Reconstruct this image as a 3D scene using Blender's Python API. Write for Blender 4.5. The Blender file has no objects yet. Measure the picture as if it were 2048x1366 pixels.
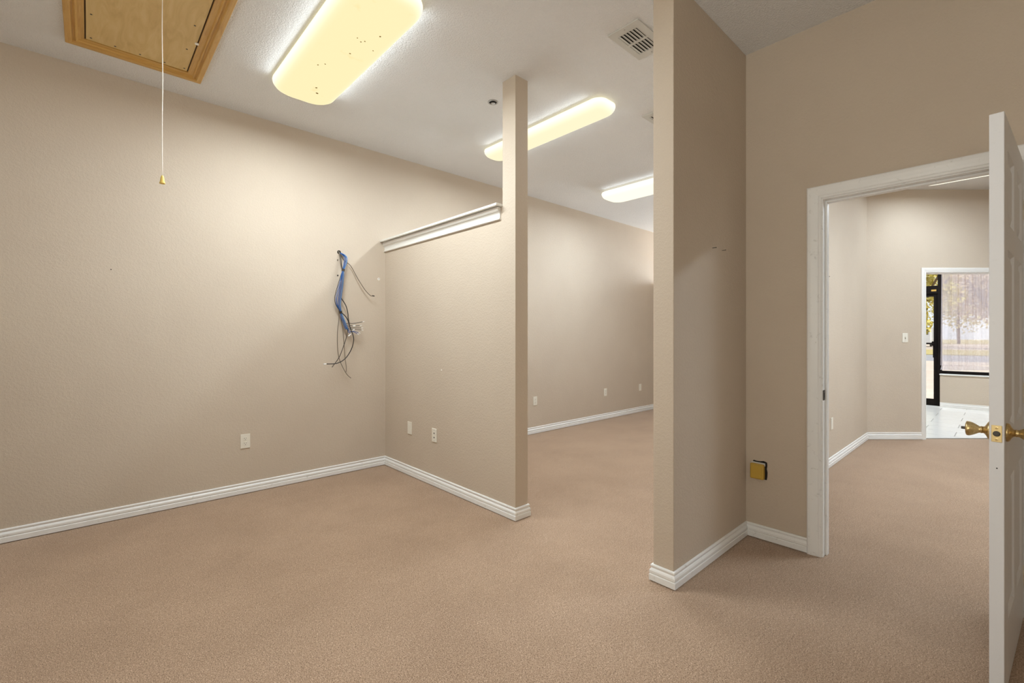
import bpy, bmesh, math, random
from mathutils import Vector, Matrix

random.seed(7)
scn = bpy.context.scene
COL = scn.collection

# ------------------------------------------------------------------ camera
YAW = 0.8249
cam_d = bpy.data.cameras.new('camera')
cam_d.sensor_width = 36.0
cam_d.lens = 917.79 / 2048 * 36.0
cam_d.shift_y = -(683.0 - 671.78) / 2048
cam_d.clip_start = 0.02
cam_d.clip_end = 400
cam = bpy.data.objects.new('camera', cam_d)
COL.objects.link(cam)
cam.location = (0, 0, 1.27)
cam.rotation_euler = (math.pi / 2, 0, YAW - math.pi / 2)
scn.camera = cam

# ------------------------------------------------------------------ world, sun, exposure
wd = bpy.data.worlds.new('world'); scn.world = wd
wd.use_nodes = True
wn = wd.node_tree.nodes; wl = wd.node_tree.links
wn['Background'].inputs[0].default_value = (0.90, 0.95, 1.0, 1)
wn['Background'].inputs[1].default_value = 1.15

sun_d = bpy.data.lights.new('sun', 'SUN'); sun_d.energy = 3.6; sun_d.angle = 0.02
sun_d.color = (1.0, 0.93, 0.80)
sun = bpy.data.objects.new('sun', sun_d); COL.objects.link(sun)
sun.rotation_euler = (math.radians(50), math.radians(-4), 0)

def area_light(name, loc, size_y, size_z, power, color=(0.86, 0.93, 1.0), face=90, tilt=0):
    d = bpy.data.lights.new(name, 'AREA'); d.shape = 'RECTANGLE'
    d.size = size_y; d.size_y = size_z; d.energy = power; d.color = color
    o = bpy.data.objects.new(name, d); COL.objects.link(o)
    o.location = loc
    o.rotation_euler = (math.radians(90 + tilt), 0, math.radians(face))   # +90 faces -X, -90 faces +X
    return o
area_light('daylight_side_room', (11.62, 3.15, 1.95), 1.9, 2.1, 620)
area_light('fill_back', (-1.70, 0.1, 1.62), 2.0, 1.4, 66, (1.0, 0.98, 0.89), -90, 42)   # added fill behind the camera, tilted up to brighten the ceiling

vs = scn.view_settings
vs.view_transform = 'Standard'; vs.look = 'None'; vs.gamma = 1.0
vs.use_curve_mapping = False
vs.exposure = 0.0

# ------------------------------------------------------------------ dimensions (metres)
YL = 4.1823      # long left wall
XH = 2.158       # room face of the half wall and end of the centre wall
YC = 2.301       # free end of the half wall (column)
TH = 0.1186
YB = 1.141       # room face of the centre wall
YB2 = 1.254
YF = 1.180       # its face in the next room
XC = 3.0942      # door wall
TC = 0.114
ZC = 3.0658      # ceiling
XW = 11.30       # shop front
BBH = 0.082
AP = Vector((7.018, 1.18, 0)); AU = Vector((0.737, -0.676, 0)).normalized(); AN = Vector((-AU.y * -1, 0, 0))
AN = Vector((AU.y, -AU.x, 0))           # towards the camera side
if AN.x > 0: AN = -AN

# ------------------------------------------------------------------ materials
def mat(name):
    m = bpy.data.materials.new(name); m.use_nodes = True
    nt = m.node_tree; nt.nodes.clear()
    out = nt.nodes.new('ShaderNodeOutputMaterial')
    return m, nt, out
def N(nt, t, **kw):
    n = nt.nodes.new(t)
    for k, v in kw.items(): setattr(n, k, v)
    return n
def principled(name, col, rough=0.6, metal=0.0, spec=0.5):
    m, nt, out = mat(name)
    b = N(nt, 'ShaderNodeBsdfPrincipled')
    b.inputs['Base Color'].default_value = (*col, 1)
    b.inputs['Roughness'].default_value = rough
    b.inputs['Metallic'].default_value = metal
    b.inputs['Specular IOR Level'].default_value = spec
    nt.links.new(b.outputs[0], out.inputs[0])
    return m, nt, b
def coords(nt, scale=(1, 1, 1)):
    tc = N(nt, 'ShaderNodeNewGeometry')
    mp = N(nt, 'ShaderNodeMapping'); mp.inputs['Scale'].default_value = scale
    nt.links.new(tc.outputs['Position'], mp.inputs[0])
    return mp.outputs[0]
def noise(nt, vec, scale, detail=2, rough=0.5, dist=0.0):
    n = N(nt, 'ShaderNodeTexNoise')
    n.inputs['Scale'].default_value = scale; n.inputs['Detail'].default_value = detail
    n.inputs['Roughness'].default_value = rough; n.inputs['Distortion'].default_value = dist
    nt.links.new(vec, n.inputs['Vector'])
    return n.outputs['Fac']
def ramp(nt, fac, stops):
    r = N(nt, 'ShaderNodeValToRGB')
    el = r.color_ramp.elements
    while len(el) < len(stops): el.new(0.5)
    for e, (p, c) in zip(el, stops):
        e.position = p; e.color = (*c, 1) if len(c) == 3 else c
    nt.links.new(fac, r.inputs[0])
    return r.outputs[0]
def bump(nt, b, h, strength, dist):
    bp = N(nt, 'ShaderNodeBump'); bp.inputs['Strength'].default_value = strength
    bp.inputs['Distance'].default_value = dist
    nt.links.new(h, bp.inputs['Height']); nt.links.new(bp.outputs[0], b.inputs['Normal'])
def mixc(nt, fac, a, c, mode='MIX'):
    m = N(nt, 'ShaderNodeMix'); m.data_type = 'RGBA'; m.blend_type = mode
    for sock, v in ((m.inputs[0], fac), (m.inputs[6], a), (m.inputs[7], c)):
        if isinstance(v, (int, float)): sock.default_value = v
        elif isinstance(v, tuple): sock.default_value = (*v, 1)
        else: nt.links.new(v, sock)
    return m.outputs[2]

def textured_paint(name, c0, c1, bscale, bstr, bdist, rough=0.75):
    m, nt, b = principled(name, c0, rough, spec=0.3)
    v = coords(nt)
    col = ramp(nt, noise(nt, v, 1.3, 4, 0.6), [(0.3, c0), (0.7, c1)])
    nt.links.new(col, b.inputs['Base Color'])
    h = N(nt, 'ShaderNodeMath', operation='ADD')
    a1 = ramp(nt, noise(nt, v, bscale, 3, 0.55, 0.6), [(0.42, (0, 0, 0)), (0.6, (1, 1, 1))])
    nt.links.new(a1, h.inputs[0])
    n2 = noise(nt, v, bscale * 2.6, 2)
    nt.links.new(n2, h.inputs[1])
    bump(nt, b, h.outputs[0], bstr, bdist)
    return m

M = {}
M['wall'] = textured_paint('beige_wall_paint', (0.565, 0.475, 0.378), (0.60, 0.51, 0.408), 75, 0.22, 0.0035)
M['ceiling'] = textured_paint('ceiling_texture_paint', (0.80, 0.795, 0.785), (0.84, 0.835, 0.825), 95, 0.60, 0.005, 0.85)

# carpet: looped brown pile
m, nt, b = principled('brown_loop_carpet', (0.4, 0.27, 0.19), 0.95, spec=0.1)
v = coords(nt)
fa = noise(nt, v, 250, 3, 0.65)
vs2 = coords(nt, (1.0, 0.38, 1.0)); fb = noise(nt, vs2, 330, 2, 0.6, 0.8)
fm = N(nt, 'ShaderNodeMix'); fm.data_type = 'FLOAT'; fm.inputs[0].default_value = 0.38
nt.links.new(fa, fm.inputs[2]); nt.links.new(fb, fm.inputs[3]); f1 = fm.outputs[0]
f2 = noise(nt, v, 2.2, 4, 0.6)
c = ramp(nt, f1, [(0.37, (0.12, 0.068, 0.036)), (0.46, (0.39, 0.254, 0.163)), (0.54, (0.52, 0.354, 0.236)), (0.63, (0.84, 0.63, 0.46))])
w = ramp(nt, f2, [(0.3, (0.78, 0.77, 0.76)), (0.65, (0.90, 0.905, 0.91))])
nt.links.new(mixc(nt, 1.0, c, w, 'MULTIPLY'), b.inputs['Base Color'])
bump(nt, b, f1, 0.5, 0.006)
b.inputs['Sheen Weight'].default_value = 0.35; b.inputs['Sheen Roughness'].default_value = 0.45; b.inputs['Sheen Tint'].default_value = (1, 0.95, 0.92, 1)
M['carpet'] = m

# painted trim with scuffs
def scuffed_white(name, col, amount, rough=0.38):
    m, nt, b = principled(name, col, rough)
    v = coords(nt)
    n = noise(nt, v, 26, 6, 0.7, 1.0)
    s = ramp(nt, n, [(0.60, (0, 0, 0)), (0.74, (amount, amount, amount))])
    nt.links.new(mixc(nt, s, col, (0.34, 0.32, 0.28)), b.inputs['Base Color'])
    bump(nt, b, noise(nt, v, 300, 2), 0.05, 0.002)
    return m
M['trim'] = scuffed_white('scuffed_white_trim', (0.85, 0.845, 0.825), 0.55)
M['trim_clean'] = scuffed_white('white_trim', (0.82, 0.80, 0.765), 0.15)
M['door'] = scuffed_white('white_door_paint', (0.755, 0.755, 0.765), 0.10, 0.42)
M['cap'] = principled('cream_cap_paint', (0.77, 0.75, 0.70), 0.4)[0]

# wood
def wood(name, c0, c1, c2, axis_scale, rough=0.35):
    m, nt, b = principled(name, c1, rough)
    tc = N(nt, 'ShaderNodeTexCoord'); mp = N(nt, 'ShaderNodeMapping')
    mp.inputs['Scale'].default_value = axis_scale
    nt.links.new(tc.outputs['Object'], mp.inputs[0])
    n = noise(nt, mp.outputs[0], 6, 6, 0.6, 1.4)
    nt.links.new(ramp(nt, n, [(0.28, c0), (0.5, c1), (0.72, c2)]), b.inputs['Base Color'])
    bump(nt, b, n, 0.05, 0.002)
    return m
M['pine_y'] = wood('varnished_pine_lengthwise', (0.48, 0.26, 0.06), (0.57, 0.33, 0.085), (0.64, 0.40, 0.13), (9, 0.7, 9))
M['pine_x'] = wood('varnished_pine_crosswise', (0.48, 0.26, 0.06), (0.57, 0.33, 0.085), (0.64, 0.40, 0.13), (0.7, 9, 9))
M['ply'] = wood('birch_plywood', (0.56, 0.38, 0.145), (0.65, 0.46, 0.19), (0.71, 0.53, 0.25), (2.6, 0.45, 2), 0.5)
M['dark_gap'] = principled('dark_gap', (0.06, 0.03, 0.012), 0.8)[0]
M['screw'] = principled('dark_steel_screw', (0.10, 0.085, 0.07), 0.45, 0.8)[0]

# metals, plastics
m, nt, b = principled('antique_brass', (0.62, 0.44, 0.17), 0.36, 1.0)
v = coords(nt, (1, 1, 1))
nt.links.new(ramp(nt, noise(nt, v, 140, 4, 0.7), [(0.35, (0.56, 0.41, 0.18)), (0.65, (0.76, 0.59, 0.30))]), b.inputs['Base Color'])
M['brass'] = m
M['bright_brass'] = principled('bright_brass_plate', (0.80, 0.62, 0.30), 0.32, 0.85)[0]
M['dark_metal'] = principled('dark_worn_metal', (0.09, 0.08, 0.07), 0.5, 0.7)[0]
M['steel'] = principled('chrome_steel', (0.45, 0.44, 0.42), 0.3, 1.0)[0]
M['ivory'] = principled('ivory_plastic', (0.80, 0.76, 0.66), 0.35)[0]
M['white_plastic'] = principled('white_plastic', (0.85, 0.83, 0.78), 0.35)[0]
M['slot'] = principled('dark_socket_slot', (0.045, 0.035, 0.028), 0.6)[0]
M['yellow'] = principled('yellow_plastic', (0.55, 0.35, 0.05), 0.45)[0]
M['bell_yellow'] = principled('pale_yellow_plastic', (0.85, 0.62, 0.16), 0.4)[0]
M['cord'] = principled('white_cotton_cord', (0.85, 0.80, 0.72), 0.8)[0]
M['void'] = principled('dark_wall_cavity', (0.015, 0.011, 0.008), 0.9)[0]
M['blue_cable'] = principled('blue_cable_jacket', (0.022, 0.10, 0.32), 0.4)[0]
M['light_blue_cable'] = principled('pale_blue_cable_jacket', (0.08, 0.23, 0.50), 0.4)[0]
M['black_cable'] = principled('black_cable_jacket', (0.028, 0.022, 0.018), 0.45)[0]
M['grey_cable'] = principled('grey_brown_cable_jacket', (0.16, 0.125, 0.09), 0.5)[0]
M['clear_plug'] = principled('clear_plastic_plug', (0.88, 0.87, 0.84), 0.15)[0]
M['register'] = principled('grey_white_register_paint', (0.60, 0.59, 0.55), 0.5)[0]
M['black_alu'] = principled('black_brown_aluminium', (0.007, 0.004, 0.003), 0.6, 0.0, 0.15)[0]
M['sticker'] = principled('gold_sticker', (0.60, 0.36, 0.07), 0.5)[0]

# glass
m, nt, out = mat('window_glass')
tr = N(nt, 'ShaderNodeBsdfTransparent'); gl = N(nt, 'ShaderNodeBsdfGlossy'); gl.inputs['Roughness'].default_value = 0.02
tr.inputs[0].default_value = (0.96, 0.97, 0.97, 1)
mx = N(nt, 'ShaderNodeMixShader'); mx.inputs[0].default_value = 0.05
nt.links.new(tr.outputs[0], mx.inputs[1]); nt.links.new(gl.outputs[0], mx.inputs[2]); nt.links.new(mx.outputs[0], out.inputs[0])
M['glass'] = m
# sheer curtain
def sheer(name, opacity):
    m, nt, out = mat(name)
    tr = N(nt, 'ShaderNodeBsdfTransparent')
    df = N(nt, 'ShaderNodeBsdfDiffuse'); df.inputs[0].default_value = (0.76, 0.70, 0.73, 1)
    tl = N(nt, 'ShaderNodeBsdfTranslucent'); tl.inputs[0].default_value = (0.80, 0.72, 0.75, 1)
    a = N(nt, 'ShaderNodeMixShader'); a.inputs[0].default_value = 0.6
    mx = N(nt, 'ShaderNodeMixShader'); mx.inputs[0].default_value = opacity
    nt.links.new(df.outputs[0], a.inputs[1]); nt.links.new(tl.outputs[0], a.inputs[2])
    nt.links.new(tr.outputs[0], mx.inputs[1]); nt.links.new(a.outputs[0], mx.inputs[2]); nt.links.new(mx.outputs[0], out.inputs[0])
    return m
M['sheer'] = sheer('sheer_voile', 0.55)
M['sheer_hem'] = sheer('sheer_voile_hem', 0.62)
# tile
m, nt, b = principled('pale_stone_tile', (0.80, 0.78, 0.74), 0.22)
v = coords(nt, (9, 1.2, 1))
nt.links.new(ramp(nt, noise(nt, v, 5, 5, 0.6), [(0.3, (0.70, 0.68, 0.64)), (0.7, (0.84, 0.82, 0.78))]), b.inputs['Base Color'])
M['tile'] = m
M['grout'] = principled('grey_grout', (0.30, 0.28, 0.25), 0.9)[0]

# lamp lenses (the lamps give off light)
def lens(name, col, strength, specks=False):
    m, nt, out = mat(name)
    em = N(nt, 'ShaderNodeEmission'); em.inputs[1].default_value = strength
    em.inputs[0].default_value = (*col, 1)
    ge = N(nt, 'ShaderNodeNewGeometry'); sx = N(nt, 'ShaderNodeSeparateXYZ'); nt.links.new(ge.outputs['Normal'], sx.inputs[0])
    ab = N(nt, 'ShaderNodeMath', operation='ABSOLUTE'); nt.links.new(sx.outputs[2], ab.inputs[0])
    rim = ramp(nt, ab.outputs[0], [(0.35, (1, 1, 1)), (1.0, (0, 0, 0))])
    base = mixc(nt, rim, col, (1.25, 1.19, 0.95)); nt.links.new(base, em.inputs[0])   # glow painted paler and brighter at the curved rim
    if specks:
        v = coords(nt)
        blot = ramp(nt, noise(nt, v, 9, 3, 0.5), [(0.66, (0, 0, 0)), (0.76, (0.35, 0.35, 0.35))])
        c = mixc(nt, blot, base, (0.95, 0.70, 0.28))
        nt.links.new(c, em.inputs[0])
    nt.links.new(em.outputs[0], out.inputs[0])
    return m
M['lens_old'] = lens('yellowed_lamp_lens', (1.0, 0.88, 0.50), 1.02, True)
M['lens_mid'] = lens('cream_lamp_lens', (1.0, 0.90, 0.60), 1.05)
M['lens_new'] = lens('pale_lamp_lens', (1.0, 0.95, 0.78), 1.15)
M['speck'] = principled('dead_insect_speck', (0.42, 0.28, 0.10), 0.9)[0]
M['pan'] = principled('white_lamp_pan', (0.75, 0.74, 0.71), 0.5)[0]

# outdoors
def ground(name, c0, c1, sc):
    m, nt, b = principled(name, c0, 0.95, spec=0.1)
    nt.links.new(ramp(nt, noise(nt, coords(nt), sc, 4, 0.6), [(0.35, c0), (0.65, c1)]), b.inputs['Base Color'])
    return m
M['concrete'] = ground('pinkish_concrete', (0.66, 0.55, 0.47), (0.72, 0.62, 0.54), 1.2)
M['grass'] = ground('dry_yellow_grass', (0.50, 0.42, 0.17), (0.62, 0.52, 0.26), 2.0)
M['asphalt'] = ground('grey_asphalt', (0.36, 0.36, 0.39), (0.42, 0.42, 0.45), 2.0)
M['leaf_a'] = ground('yellow_green_leaves', (0.52, 0.46, 0.10), (0.78, 0.68, 0.26), 1.5)
M['leaf_b'] = ground('autumn_leaves', (0.55, 0.40, 0.22), (0.70, 0.56, 0.36), 1.5)
M['bark'] = ground('brown_bark', (0.13, 0.09, 0.06), (0.20, 0.14, 0.10), 6)
M['van_white'] = principled('white_van_paint', (0.78, 0.80, 0.83), 0.3)[0]
M['tyre'] = principled('black_tyre', (0.02, 0.02, 0.02), 0.8)[0]
M['dark_glass'] = principled('dark_vehicle_glass', (0.05, 0.06, 0.07), 0.1)[0]

# ------------------------------------------------------------------ mesh helpers
def new_obj(name, bm, mats, parent=None, loc=None, smooth=False, rot=None):
    me = bpy.data.meshes.new(name)
    bmesh.ops.recalc_face_normals(bm, faces=bm.faces[:])
    bm.to_mesh(me); bm.free()
    for mm in (mats if isinstance(mats, (list, tuple)) else [mats]):
        me.materials.append(M[mm])
    if smooth:
        for p in me.polygons: p.use_smooth = True
    o = bpy.data.objects.new(name, me); COL.objects.link(o)
    if parent is not None: o.parent = parent
    if loc is not None: o.location = loc
    if rot is not None: o.rotation_euler = rot
    return o
def empty(name, loc=(0, 0, 0), rot=(0, 0, 0)):
    o = bpy.data.objects.new(name, None); COL.objects.link(o)
    o.empty_display_size = 0.1
    o.location = loc; o.rotation_euler = rot
    return o
def tag(o, label, cat=None, group=None, kind=None):
    o['label'] = label
    if cat: o['category'] = cat
    if group: o['group'] = group
    if kind: o['kind'] = kind
    return o
def box(bm, x0, y0, z0, x1, y1, z1, mi=0, bevel=0.0, seg=2):
    vs_ = [bm.verts.new((x, y, z)) for z in (z0, z1) for y in (y0, y1) for x in (x0, x1)]
    fs = []
    for q in ((0, 2, 3, 1), (4, 5, 7, 6), (0, 1, 5, 4), (2, 6, 7, 3), (0, 4, 6, 2), (1, 3, 7, 5)):
        f = bm.faces.new([vs_[i] for i in q]); f.material_index = mi; fs.append(f)
    if bevel > 0:
        es = list({e for f in fs for e in f.edges})
        bmesh.ops.bevel(bm, geom=es, offset=bevel, segments=seg, affect='EDGES', profile=0.5)
    return bm
def bx(x0, y0, z0, x1, y1, z1, bevel=0.0, seg=2):
    bm = bmesh.new(); box(bm, min(x0, x1), min(y0, y1), min(z0, z1), max(x0, x1), max(y0, y1), max(z0, z1), 0, bevel, seg); return bm
def lathe(prof, seg=24, axis='Z'):
    """prof: list of (radius, height) from one end to the other"""
    bm = bmesh.new(); rings = []
    for r, h in prof:
        ring = []
        if r < 1e-6:
            ring = [bm.verts.new((0, 0, h))]
        else:
            for k in range(seg):
                a = 2 * math.pi * k / seg
                ring.append(bm.verts.new((r * math.cos(a), r * math.sin(a), h)))
        rings.append(ring)
    for A, B in zip(rings, rings[1:]):
        for k in range(seg):
            k2 = (k + 1) % seg
            if len(A) == 1 and len(B) == 1: continue
            if len(A) == 1: bm.faces.new((A[0], B[k], B[k2]))
            elif len(B) == 1: bm.faces.new((A[k], A[k2], B[0]))
            else: bm.faces.new((A[k], A[k2], B[k2], B[k]))
    if len(rings[0]) > 1: bm.faces.new(rings[0])
    if len(rings[-1]) > 1: bm.faces.new(rings[-1])
    if axis == 'Y': bmesh.ops.rotate(bm, verts=bm.verts, cent=(0, 0, 0), matrix=Matrix.Rotation(-math.pi / 2, 3, 'X'))
    if axis == '-Y': bmesh.ops.rotate(bm, verts=bm.verts, cent=(0, 0, 0), matrix=Matrix.Rotation(math.pi / 2, 3, 'X'))
    if axis == 'X': bmesh.ops.rotate(bm, verts=bm.verts, cent=(0, 0, 0), matrix=Matrix.Rotation(math.pi / 2, 3, 'Y'))
    if axis == '-X': bmesh.ops.rotate(bm, verts=bm.verts, cent=(0, 0, 0), matrix=Matrix.Rotation(-math.pi / 2, 3, 'Y'))
    return bm
def catmull(pts, sub=5):
    P = [Vector(p) for p in pts]
    P = [P[0] * 2 - P[1]] + P + [P[-1] * 2 - P[-2]]
    out = []
    for i in range(1, len(P) - 2):
        for k in range(sub):
            t = k / sub
            a, b_, c_, d_ = P[i - 1], P[i], P[i + 1], P[i + 2]
            out.append(0.5 * ((2 * b_) + (c_ - a) * t + (2 * a - 5 * b_ + 4 * c_ - d_) * t * t + (3 * b_ - a - 3 * c_ + d_) * t ** 3))
    out.append(P[-2])
    return out
def tube(pts, r, seg=8, sub=5, bm=None):
    bm = bm or bmesh.new()
    C = catmull(pts, sub) if len(pts) > 2 else [Vector(p) for p in pts]
    rings = []; up = None
    for i, p in enumerate(C):
        t = (C[min(i + 1, len(C) - 1)] - C[max(i - 1, 0)]).normalized()
        if up is None:
            up = t.orthogonal().normalized()
        else:
            up = (up - t * up.dot(t)).normalized()
        s = t.cross(up)
        rings.append([bm.verts.new(p + (up * math.cos(2 * math.pi * k / seg) + s * math.sin(2 * math.pi * k / seg)) * r) for k in range(seg)])
    for A, B in zip(rings, rings[1:]):
        for k in range(seg):
            bm.faces.new((A[k], A[(k + 1) % seg], B[(k + 1) % seg], B[k]))
    bm.faces.new(rings[0]); bm.faces.new(rings[-1])
    return bm
def sweep_segments(path, prof, names, matname, labels, cat, z0=0.005, closed_ends=True):
    """mitred moulding, one object per straight run; the room lies to the RIGHT of travel.
       prof: closed list of (distance from wall, height)."""
    P = [Vector((p[0], p[1])) for p in path]
    n = len(P); dirs = [(P[i + 1] - P[i]).normalized() for i in range(n - 1)]
    right = [Vector((d.y, -d.x)) for d in dirs]
    offs = []
    for i in range(n):
        if i == 0: offs.append(right[0])
        elif i == n - 1: offs.append(right[-1])
        else:
            a, b_ = right[i - 1], right[i]
            mvec = (a + b_).normalized(); offs.append(mvec / max(0.2, mvec.dot(a)))
    res = []
    for i in range(n - 1):
        bm = bmesh.new(); rings = []
        for j in (i, i + 1):
            rings.append([bm.verts.new((P[j].x + offs[j].x * d, P[j].y + offs[j].y * d, z0 + h)) for d, h in prof])
        k = len(prof)
        for q in range(k):
            bm.faces.new((rings[0][q], rings[0][(q + 1) % k], rings[1][(q + 1) % k], rings[1][q]))
        bm.faces.new(rings[0]); bm.faces.new(rings[1])
        o = new_obj(names[i], bm, matname)
        if labels[i] is not None: tag(o, labels[i], cat, kind='structure')
        res.append(o)
    return res
# ------------------------------------------------------------------ the shell
def structure(name, bm, m_, label, cat):
    return tag(new_obj(name, bm, m_), label, cat, kind='structure')
XN, YN = -1.75, -1.75        # the room's walls behind the camera
WT = 0.12
bm = bmesh.new(); box(bm, XN - WT, -2.25, -0.12, XW + 0.05, YL + WT, 0.0)
floor = structure('floor', bm, 'carpet', 'brown looped carpet covering the floor of the rooms', 'floor')
bm = bmesh.new(); box(bm, XN - WT, -2.25, ZC, XW + 0.35, YL + WT, ZC + 0.15)
structure('ceiling', bm, 'ceiling', 'white textured ceiling above all the rooms', 'ceiling')
structure('wall_left', bx(XN - WT, YL, 0, XW + 0.05, YL + WT, ZC), 'wall', 'long beige textured wall behind the hanging cables', 'wall')
bm = bmesh.new()
BW = (-0.95, 1.15, 0.90, 2.35)      # unseen window added behind the viewer for the fill light: y0, y1, z0, z1
box(bm, XN - WT, -2.25, 0, XN, BW[0], ZC); box(bm, XN - WT, BW[1], 0, XN, YL, ZC)
box(bm, XN - WT, BW[0], 0, XN, BW[1], BW[2]); box(bm, XN - WT, BW[0], BW[3], XN, BW[1], ZC)
structure('wall_back', bm, 'wall', 'beige wall behind the viewer, opposite the door', 'wall')
w0 = empty('added_window', (XN - 0.08, 0.1, BW[2])); tag(w0, 'white-framed window added behind the viewer for fill light', 'window', kind='structure')
for a_ in ((-1.05, 0, -1.0, 1.45), (1.0, 0, 1.05, 1.45), (-0.025, 0, 0.025, 1.45)):
    new_obj('window_frame', bx(0, a_[0], a_[1], 0.05, a_[2], a_[3]), 'trim_clean', w0)
for a_ in ((0, 0.05), (1.40, 1.45)):
    for c_ in ((-1.0, -0.025), (0.025, 1.0)):
        new_obj('window_frame', bx(0, c_[0], a_[0], 0.05, c_[1], a_[1]), 'trim_clean', w0)
for c_ in ((-1.0, -0.025), (0.025, 1.0)):
    new_obj('window_pane', bx(0.022, c_[0], 0.05, 0.027, c_[1], 1.40), 'glass', w0)
structure('wall_right', bx(XN, YN - WT, 0, XC, YN, ZC), 'wall', 'beige wall on the near side of the open door', 'wall')
for c_ in range(27):
    sl = new_obj('added_blind_slat', bx(0.012, -0.99, -0.0007, 0.056, 0.99, 0.0007), 'trim_clean', w0, loc=(0.052, 0, 0.06 + c_ * 0.049), rot=(0, math.radians(-32), 0))  # slats added to suit the upward tilt of the fill light
# half wall with its column, one body
ZH = 2.187
bm = bmesh.new()
box(bm, XH, YC + 0.132, 0, XH + TH, YL, ZH)
box(bm, XH, YC, 0, XH + TH, YC + 0.132, ZC)
structure('wall_half', bm, 'wall', 'beige half-height partition with a full-height column at its free end', 'wall')
# centre wall: end face towards the room, runs on past the door wall
bm = bmesh.new()
box(bm, XH, YB, 0, XC, YB2, ZC, 0, 0.003, 2)
box(bm, XC, YF, 0, 7.06, YB2, ZC)
structure('wall_center', bm, 'wall', 'beige full-height wall end standing right of the walkway', 'wall')
# door wall with opening
DO0, DO1, DOZ = -0.046, 0.722, 2.052
JT = 0.018
bm = bmesh.new()
box(bm, XC, DO1 + JT, 0, XC + TC, YF, ZC)
box(bm, XC, -2.25, 0, XC + TC, DO0 - JT, ZC)
box(bm, XC, DO0 - JT, DOZ + JT, XC + TC, DO1 + JT, ZC)
structure('wall_front', bm, 'wall', 'shaded beige wall around the open doorway', 'wall')
# next room: far right wall, angled wall with doorway
structure('wall_far_right', bx(XC + TC, -2.25, 0, XW + 0.05, -2.13, ZC), 'wall', 'beige side wall of the next room and entry', 'wall')
CAS = 0.058
s_in0 = 0.676 + CAS - 0.006          # clear opening along the angled wall
s_in1 = s_in0 + 0.90
def ang(s, d, z): p = AP + AU * s - AN * d; return (p.x, p.y, z)      # d = depth into the wall
def ang_box(bm, s0, s1, d0, d1, z0, z1):
    vs_ = [bm.verts.new(ang(s, d, z)) for z in (z0, z1) for d in (d0, d1) for s in (s0, s1)]
    for q in ((0, 2, 3, 1), (4, 5, 7, 6), (0, 1, 5, 4), (2, 6, 7, 3), (0, 4, 6, 2), (1, 3, 7, 5)):
        bm.faces.new([vs_[i] for i in q])
bm = bmesh.new()
ang_box(bm, 0.0, s_in0 - JT, 0, 0.114, 0, ZC)
ang_box(bm, s_in1 + JT, 4.85, 0, 0.114, 0, ZC)
ang_box(bm, s_in0 - JT, s_in1 + JT, 0, 0.114, 2.045 + JT, ZC)
structure('wall_angled', bm, 'wall', 'angled beige wall with a cased opening to the tiled entry', 'wall')
# entry side walls
def slab(bm, p, q, t, z0, z1):
    p = Vector(p); q = Vector(q); d = (q - p).normalized(); n = Vector((-d.y, d.x))
    pts = [p, q, q + n * t, p + n * t]
    lo = [bm.verts.new((a.x, a.y, z0)) for a in pts]; hi = [bm.verts.new((a.x, a.y, z1)) for a in pts]
    bm.faces.new(lo); bm.faces.new(hi)
    for k in range(4): bm.faces.new((lo[k], lo[(k + 1) % 4], hi[(k + 1) % 4], hi[k]))
bm = bmesh.new()
slab(bm, (7.10, 1.20), (8.02, 2.10), 0.10, 0, ZC)
slab(bm, (8.00, 2.10), (XW, 2.10), 0.10, 0, ZC)
structure('wall_entry', bm, 'wall', 'beige wall beside the glass entrance door', 'wall')
# second half wall further along the side room
bm = bmesh.new()
box(bm, 7.30, YC + 0.132, 0, 7.30 + TH, YL, ZH)
box(bm, 7.30, YC, 0, 7.30 + TH, YC + 0.132, ZC)
structure('wall_half_far', bm, 'wall', 'second half-height partition further down the side room', 'wall')
# shop front knee wall and header
bm = bmesh.new()
box(bm, 11.155, -2.13, 0, XW + 0.06, 0.832, 0.575)
box(bm, XW - 0.03, 2.20, 0, XW + 0.06, YL, 0.575)
structure('wall_window', bm, 'wall', 'low beige wall under the curtained entry window', 'wall')

# ------------------------------------------------------------------ skirting boards
BB = [(0, 0), (0.016, 0), (0.016, 0.029), (0.0145, 0.0315), (0.0115, 0.0325), (0.0125, 0.035), (0.0145, 0.039), (0.0145, 0.050),
      (0.011, 0.057), (0.0065, 0.062), (0.0065, 0.0655), (0.0095, 0.070), (0.0105, 0.075), (0.0085, 0.080), (0.005, 0.082), (0, 0.082)]
sweep_segments([(XN, YL), (XH, YL), (XH, YC), (XH + TH, YC), (XH + TH, YL), (7.30, YL)], BB,
    ['baseboard_left', 'baseboard_half', 'baseboard_column', 'baseboard_half_rear', 'baseboard_left_far'], 'trim',
    ['white moulded skirting along the wall with the cables', 'white moulded skirting along the front of the half wall',
     'short white skirting piece under the column end', 'white moulded skirting along the rear of the half wall',
     'white moulded skirting along the bright far stretch of the left wall'], 'skirting')
CAS_W = 0.072
sweep_segments([(7.06, YB2), (XH, YB2), (XH, YB), (XC, YB), (XC, DO1 + 0.0055 + CAS_W)], BB,
    ['baseboard_center_rear', 'baseboard_center_end', 'baseboard_center', 'baseboard_front'], 'trim',
    ['white moulded skirting on the hidden side of the centre wall', 'scuffed white skirting wrapping the end of the centre wall',
     'scuffed white skirting along the shaded side of the centre wall', 'short scuffed white skirting between corner and door casing'], 'skirting')
ca = ang(0.672, 0, 0)
sweep_segments([(XC + TC, DO1 + 0.1), (XC + TC, YF), (AP.x, AP.y), (ca[0], ca[1])], BB,
    ['baseboard_next_corner', 'baseboard_next', 'baseboard_angled'], 'trim_clean',
    ['white skirting just inside the next room beside its doorway', 'white moulded skirting along the left wall of the next room',
     'short white skirting below the light switch on the angled wall'], 'skirting')
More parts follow.
